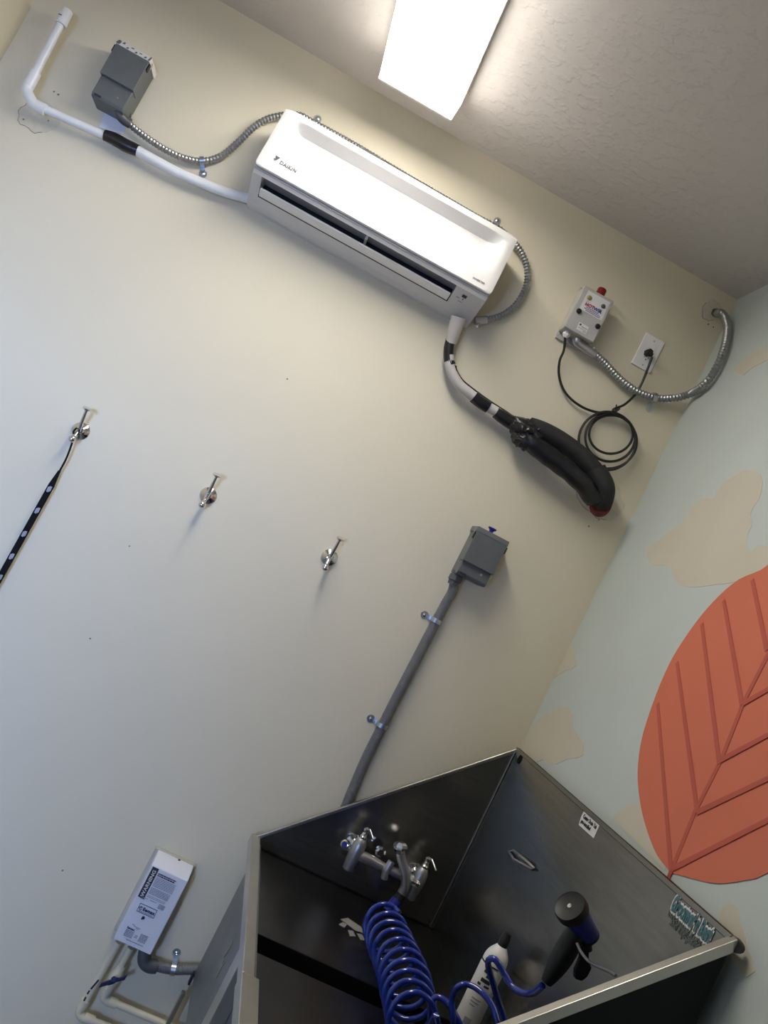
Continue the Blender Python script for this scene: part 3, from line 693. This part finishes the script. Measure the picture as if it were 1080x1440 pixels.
def G(x, y, z): return Vector((x * K, y * K, z * K + ZC))
bf = ZF - .10
build('back_panel', MB().prism([G(XA+.022, Y1-.006, ZF-.01), G(XB, Y1-.006, ZF-.01), G(XB, Y1-.006, ZH), G(XA+.01, Y1-.006, ZL)], (0, .006, 0)), 'steel', t)
build('side_panel', MB().box(G(XB-.004, Y0+.002, bf), G(XB+.002, Y1-.006, ZH)), 'steel', t)
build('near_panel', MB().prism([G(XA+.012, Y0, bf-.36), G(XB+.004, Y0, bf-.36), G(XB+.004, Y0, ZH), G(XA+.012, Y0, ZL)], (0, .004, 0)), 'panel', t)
# rims
def slope_rim(name, y0, y1, th, mat_):
    d = Vector((XB-XA, 0, ZH-ZL)).normalized(); n = Vector((-d.z, 0, d.x))
    a = G(XA, y0, ZL); b = G(XB, y0, ZH)
    return build(name, MB().prism([a, b, b - n*th, a - n*th], (0, (y1-y0)*K, 0)), mat_, t, bevel=.0015)
slope_rim('rim', Y1-.010, Y1+.002, .010, 'rim')
slope_rim('rim', Y0-.013, Y0+.007, .019, 'rim')
build('rim', MB().box(G(XB-.006, Y0, ZH-.012), G(XB+.010, Y1, ZH)), 'steel', t, bevel=.002)
build('corner_cap', MB().sweep([G(XB+.002, Y0-.012, ZH-.012), G(XB+.009, Y0-.010, ZH-.012), G(XB+.012, Y0+.004, ZH-.011)], .0105, 12), 'black', t, label='black plastic corner cap')
build('front_rim', MB().box(G(.372, 1.86, ZL-.030), G(.401, Y1, ZL)), 'rim', t, bevel=.002)
build('front_rim', MB().box(G(.370, Y0, ZL-.034), G(.412, 1.858, ZL+.001)), 'rim', t, bevel=.002)
# floor pans with a drain gap between
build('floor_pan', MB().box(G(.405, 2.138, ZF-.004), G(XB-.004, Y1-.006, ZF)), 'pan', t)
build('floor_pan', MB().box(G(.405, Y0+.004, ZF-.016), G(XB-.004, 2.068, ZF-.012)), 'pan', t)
build('drain_channel', MB().box(G(.405, 2.05, ZF-.05), G(XB-.004, 2.15, ZF-.045)).box(G(.405, 2.134, ZF-.05), G(XB-.004, 2.1365, ZF-.001)), 'seam', t)
build('pan_joint', MB().box(G(.405, Y1-.012, ZF-.004), G(XB-.004, Y1-.0055, ZF+.003)), 'seam', t)
build('corner_weld', MB().cyl(G(XB-.007, Y1-.009, ZF), G(XB-.007, Y1-.009, ZH-.01), .0022, n=8), 'weld', t)
build('side_skirt', MB().box(G(.409, Y0+.02, ZF-.42), G(.413, Y1-.004, ZL-.02)), 'outer', t)
build('skirt_lower', MB().prism([G(.405, Y1-.004, -1.30), G(.405, 1.94, -.97), G(.405, Y0+.02, -.97), G(.405, Y0+.02, -1.34), G(.405, Y1-.004, -1.34)], (.004, 0, 0)), 'outer', t) if False else None
build('leg', MB().box(G(.375, 1.955, -1.833), G(.409, 2.035, ZL-.03)), 'rim', t, bevel=.002)
build('leg', MB().box(G(.396, Y1-.03, -1.833), G(.409, Y1-.010, -1.36)), 'rim', t, bevel=.002)
build('leg', MB().box(G(.375, Y0, -1.833), G(.409, Y0+.04, ZL-.03)), 'rim', t, bevel=.002)
for yy in (Y0+.01, Y1-.05): build('leg', MB().box(G(XB-.04, yy, -1.833), G(XB, yy+.04, -1.30)), 'outer', t, bevel=.002)
build('skirt_joint', MB().box(G(.402, Y1-.025, -1.30), G(.409, Y1-.003, -1.335)), 'black', t)
# paw prints
def paw(o, u, v, s, name, mat_, parts):
    mb = MB()
    n = u.cross(v)
    for (cx, cy, rx, ry, an) in parts:
        pts = []
        for k in range(12):
            q = 2*math.pi*k/12; a = rx*math.cos(q); b = ry*math.sin(q)
            pts.append(o + u*(s*(cx + a*math.cos(an)-b*math.sin(an))) + v*(s*(cy + a*math.sin(an)+b*math.cos(an))))
        mb.prism(pts, n*.0006)
    return build(name, mb, mat_, t)
M['pawprint'] = mat('paw_print', (.30, .30, .28), .5, .2)
ZP = ZF + .0004
for pts in ([(479,1293),(489,1291),(507,1303),(513,1313),(500,1309)],[(476,1300),(482,1297),(488,1300),(484,1305)],[(489,1308),(496,1309),(500,1317),(492,1317)],[(502,1313),(508,1314),(515,1323),(507,1322)],[(511,1309),(516,1310),(518,1318),(514,1317)]):
    build('paw_print', MB().prism([PZ(a, b, ZP*K) for a, b in pts], Z*.0008), 'pawprint', t)
M['pawdull'] = mat('paw_print_dull', (.26, .26, .25), .5, .5)
for pts in ([(328,1322),(324,1333),(315,1346),(313,1340),(320,1330)],[(318,1352),(312,1360),(304,1376),(303,1368),(308,1356)],[(310,1340),(313,1348),(316,1350),(312,1356),(309,1350)]):
    build('paw_print', MB().prism([PX(a, b, .4085*K) for a, b in pts], Vector((-.0006,0,0))), 'pawdull', t)
# tether ring, bolt, stickers on the side panel
SX = (XB - .0042) * K
def SP(px, py, dx=0): p = PX(px, py, SX - dx); return p
build('tether_ring', MB().sweep([SP(716,1197,.003), SP(722,1196,.014), SP(740,1210,.016), SP(751,1221,.005), SP(747,1222,.001), SP(735,1215,.016), SP(722,1208,.014)],   .0035, 8, closed=True), 'castmetal', t, label='bright steel tether loop')
build('bolt', MB().lathe(SP(731,1068), -X, [(.014,0),(.014,.002),(.010,.0022),(.010,.001),(.0005,.001)], 20), 'seam', t)
def side_quad(px_pts, th): return MB().prism([SP(*q) for q in px_pts], Vector((-th, 0, 0)))
# white label
a0 = SP(823,1138); 
sl = build('white_sticker', MB().prism([SP(823,1137), SP(844,1157), SP(842,1163), SP(835,1179), SP(814,1160), SP(817,1150)], Vector((-.0006,0,0))), 'paper', t)
rt_ = -Y
text('Center Drain Tub', .0140, SP(819.5,1149.5,.0008), rt_, Z, 'ink', t, bold=.0002, stretch=.80)
text('pro-installed', .0140, SP(816.5,1156.5,.0008), rt_, Z, 'ink', t, bold=.0002, stretch=.80)
# teal maker's lettering with white outline
# sign area between (943,1256) and (1003,1318)
o_ = SP(943,1277, .0008)
text("Groomer's Best", .040, o_, rt_, Z, 'paper', t, name='lettering_outline', bold=.0060, stretch=.52)
text("Groomer's Best", .040, SP(943,1277,.0018), rt_, Z, 'teal', t, bold=.0018, stretch=.52)
text('Grooming Tubs', .022, SP(938,1287,.0008), rt_, Z, 'tealfade', t, stretch=.85)
text('and Equipment', .022, SP(941,1300,.0008), rt_, Z, 'tealfade', t, stretch=.80)

# ================================================================ FAUCET
fo = .075
xl, xr, zb = .676, .892, -.752
t = thing('faucet', G((xl+xr)/2, D-.02, zb), 'wall-mounted satin metal mixer faucet with two lever handles inside the tub', 'faucet')
yb = .085
def FV(x, o, z): return G(x, D - o, z)
bodymb = MB()
for xx in (xl, xr):
    bodymb.lathe(FV(xx, yb, zb-.062), Z, [(.012,0),(.017,.004),(.0195,.03),(.0215,.06),(.021,.085),(.016,.098),(.012,.104)], 24)
bodymb.sweep(spline([FV(xl,yb,zb-.008), FV(xl+.05,yb,zb-.006), FV((xl+xr)/2,yb,zb-.008), FV(xr-.05,yb,zb-.006), FV(xr,yb,zb-.008)], .006), lambda a: .0125 + .005*abs(math.cos(a/.216*math.pi)), 18)
build('valve_body', bodymb, 'castmetal', t)
for xx in (xl, xr):
    build('wall_flange', MB().lathe(FV(xx, .018, zb+.0), OUT, [(.030,0),(.029,.004),(.018,.010),(.0165,.070)], 24), 'chrome', t)
    build('bonnet', MB().lathe(FV(xx, yb, zb+.038), Z, [(.0115,0),(.0125,.004),(.0125,.012),(.009,.016),(.008,.024),(.0105,.028),(.0105,.036),(.004,.041)], 20), 'chrome', t)
for xx, dr_ in ((xl, Vector((.55,-.6,-.1))), (xr, Vector((.6,-.65,-.15)))):
    h = FV(xx, yb, zb+.070)
    build('lever_handle', MB().sweep([h, h+dr_*.012+Z*.010, h+dr_*.045-Z*.004], .0030, 10).ball(h, .0085, 12), 'chrome', t)
build('index_button', MB().lathe(FV(xl-.034, yb-.02, zb+.0), Vector((-.5,-.85,.1)), [(.012,0),(.015,.003),(.014,.010),(.008,.012)], 20), 'chrome', t)
build('blue_index', MB().lathe(FV(xl-.040, yb-.010, zb+.001), Vector((-.5,-.85,.1)), [(.009,0),(.009,.002)], 20), 'bluebody', t, label='blue index button')
cx = .855
build('riser', MB().sweep(spline([FV(.857,.105,-.805), FV(.856,.105,-.775), FV(.840,.105,-.742), FV(.812,.10,-.712), FV(.795,.10,-.690)], .004), .0145, 18), 'castmetal', t)
build('vacuum_breaker', MB().lathe(FV(.796, .100, -.698), Vector((-.25,0,1)), [(.015,0),(.017,.004),(.017,.012),(.022,.016),(.0235,.022),(.0215,.030),(.014,.035),(.004,.037)], 8, False), 'chrome', t)
build('spout_stub', MB().sweep(spline([FV(.788,.10,-.785), FV(.783,.102,-.760), FV(.786,.10,-.730)], .004), .0115, 14), 'castmetal', t)
build('union_nut', MB().lathe(FV(.752, .05, -.730), OUT, [(.017,0),(.017,.014),(.011,.018)], 8, False), 'chrome', t)
build('union_nut', MB().lathe(FV(.880, .10, -.765), Z, [(.016,0),(.0195,.006),(.0195,.013),(.010,.019)], 8, False), 'chrome', t)
build('hose_outlet', MB().cyl(FV(.857, .105, -.803), FV(.853, .108, -.828), .0155), 'black', t)

# ================================================================ COILED HOSE
t = thing('coiled_hose', PZ(600,1430,ZF*K), 'bright blue coiled hose lying in the tub from faucet to spray gun', 'hose')
pts = []
start = FV(.853, .108, -.826)
build('hose_cuff', MB().cyl(start, start + Vector((-.016, -.012, -.038)), .0185, .0160), 'bluebody', t)
cA = V(.800, .205, ZF+.077); cB = Vector((.925, 2.02, ZC+ZF+.077))
pts += [start + Vector((-.014,-.011,-.034)), start + Vector((-.020,-.022,-.045))]
turns = 10
N_ = turns * 20
cz_ = ZF*K + .0645
ctr = resample(spline([PZ(538,1300,cz_), PZ(548,1325,cz_), PZ(562,1360,cz_), PZ(572,1393,cz_), PZ(577,1422,cz_), PZ(582,1450,cz_)], .004), .003)
for i in range(N_ + 1):
    f = i / N_; c = ctr[int(f * (len(ctr)-1))]; q = R(60) + 2*math.pi*turns*f
    rr = .052 + .006*math.sin(f*3.0) + .0015*math.sin(i*.7)
    s1 = Vector((1, -.25, 0)).normalized()
    pts.append(c + s1*(rr*math.cos(q)) + Vector((0,.10,1)).normalized()*(rr*math.sin(q)))
# looser loops near the front, then up to the gun
fl = lambda px, py, o: P(px, py, o)
loose = [fl(590,1470,.84), fl(604,1440,.84), fl(606,1412,.84), fl(614,1402,.84), fl(628,1409,.85), fl(643,1432,.87), fl(655,1462,.88), fl(650,1480,.88),
         fl(640,1462,.88), fl(637,1430,.88), fl(636,1404,.87), fl(645,1387,.88), fl(660,1385,.88), fl(678,1396,.90), fl(693,1416,.92), fl(700,1438,.94), fl(712,1452,.95), fl(710,1438,.95), fl(702,1412,.95), fl(694,1385,.96), fl(687,1360,.97), fl(688,1349,.98), fl(697,1350,.99), fl(709,1370,1.0), fl(722,1389,1.02), fl(738,1397,1.05), fl(752,1395,1.08), fl(763,1386,1.10)]
build('coil_tube', MB().sweep(spline(pts, .02) if False else resample(spline(pts + loose, .004), .006), .0068, 10), 'blue', t)

# ================================================================ BOTTLE
bx, by = .972*K, 2.085*K
t = thing('shampoo_bottle', (bx, by, ZC+ZF*K-.012), 'white shampoo bottle with a black cap standing in the tub against its side', 'bottle')
bz = ZC + (ZF - .012)*K
rb = .030
build('bottle_body', MB().lathe((bx, by, bz), Z, [(rb-.004,0),(rb,.004),(rb,.205),(rb-.0008,.213),(rb-.003,.221),(rb-.007,.229),(rb-.012,.236),(.0135,.242),(.011,.246)], 36), 'white', t)
build('label', MB().lathe((bx, by, bz+.012), Z, [(rb+.0004,0),(rb+.0006,.0005),(rb+.0006,.178),(rb+.0004,.1785)], 36), 'paper', t)
build('label_band', MB().lathe((bx, by, bz+.195), Z, [(rb+.0004,0),(rb+.0009,.0003),(rb+.0009,.0034),(rb+.0004,.0037)], 36), 'ink', t)
build('cap', MB().lathe((bx, by, bz+.243), Z, [(.0125,0),(.0125,.020),(.011,.022),(.010,.034),(.004,.036)], 20), 'black', t, label='black flip cap')
def on_bottle(rows, material):
    mb = MB(); r_ = rb + .001
    for (q0, q1, z0, h) in rows:
        n_ = max(1, int((q1-q0)/8)); 
        for k in range(n_):
            a = R(q0 + (q1-q0)*k/n_); b = R(q0 + (q1-q0)*(k+1)/n_)
            f = lambda q, z, rr: Vector((bx + rr*math.cos(q), by + rr*math.sin(q), bz+z))
            mb.add([f(a,z0,r_),f(b,z0,r_),f(b,z0+h,r_),f(a,z0+h,r_),f(a,z0,r_+.0004),f(b,z0,r_+.0004),f(b,z0+h,r_+.0004),f(a,z0+h,r_+.0004)],
                   [(0,3,2,1),(4,5,6,7),(0,1,5,4),(1,2,6,5),(2,3,7,6),(3,0,4,7)])
    return build('label_print', mb, material, t)
on_bottle([(222,262,.178,.006),(240,268,.169,.006),(224,268,.156,.009),(248,272,.147,.005),(216,232,.146,.006),(214,258,.128,.0075)], 'ink')
on_bottle([(222,266,.112,.003),(222,262,.104,.003),(225,250,.096,.003),(230,262,.052,.016),(240,270,.022,.016)], 'inkgrey')

# ================================================================ SPRAY GUN
t = thing('spray_gun', P(765,1385,1.10), 'blue and black spray gun propped upright by the tub near rim', 'spray gun')
O_ = 1.10
nz_ = (P(795,1267,O_+.03) - P(832,1318,O_-.01)).normalized()
hd_ = P(797,1268,O_+.03)
ba = P(826,1311,O_)
build('barrel', MB().lathe(ba, hd_-ba, [(.006,-.014),(.018,-.012),(.0215,.0),(.0225,.02),(.0250,.045),(.0275,.062),(.0275,.066)], 26), 'bluebody', t)
L1 = (hd_-ba).length; nd = (hd_-ba).normalized()
build('nozzle_head', MB().lathe(ba + nd*.060, nd, [(.026,0),(.031,.002),(.0325,.006),(.0325,.020),(.0305,.024),(.0285,.0225),(.006,.0225)], 32), 'black', t)
build('nozzle_screw', MB().lathe(ba + nd*.0825, nd, [(.005,0),(.0045,.0015),(.0005,.002)], 12), 'chrome', t)
grip = spline([P(818,1300,O_), P(806,1318,O_), P(795,1338,O_), P(782,1360,O_+.0), P(768,1382,O_)], .004)
gl = sum((b-a).length for a, b in zip(grip, grip[1:]))
build('grip', MB().sweep(grip, lambda a: .0165 + .006*math.sin(min(1,a/gl)*3.0) - .006*(a/gl)**3, 20, flat=1.0), 'black', t)
build('rear_cap', MB().lathe(ba - nd*.016, nd, [(.014,0),(.020,.003),(.020,.014),(.016,.018)], 14, False).cyl(P(822,1305,O_), P(826,1336,O_), .010), 'black', t)
build('trigger', MB().prism([P(818,1330,O_+.01), P(829,1335,O_+.01), P(829,1352,O_+.01), P(833,1362,O_+.01), P(827,1374,O_+.01), P(819,1381,O_+.01), P(809,1378,O_+.01), P(809,1366,O_+.01), P(816,1350,O_+.01)], Y*.014), 'black', t, bevel=.003)
build('lock_wire', MB().sweep(spline([P(811,1326,O_+.02), P(816,1337,O_+.03), P(824,1348,O_+.04), P(832,1355,O_+.06), P(845,1361,O_+.10), P(856,1366,O_+.14), P(866,1372,O_+.18)], .004), .0030, 8), 'castmetal', t, label='bright steel lock wire')
build('pivot_screw', MB().lathe(P(824,1322,O_+.012), OUT, [(.004,0),(.0035,.002),(.0005,.0025)], 12).lathe(P(816,1326,O_+.016), OUT, [(.003,0),(.0025,.002),(.0005,.0025)], 12), 'chrome', t)
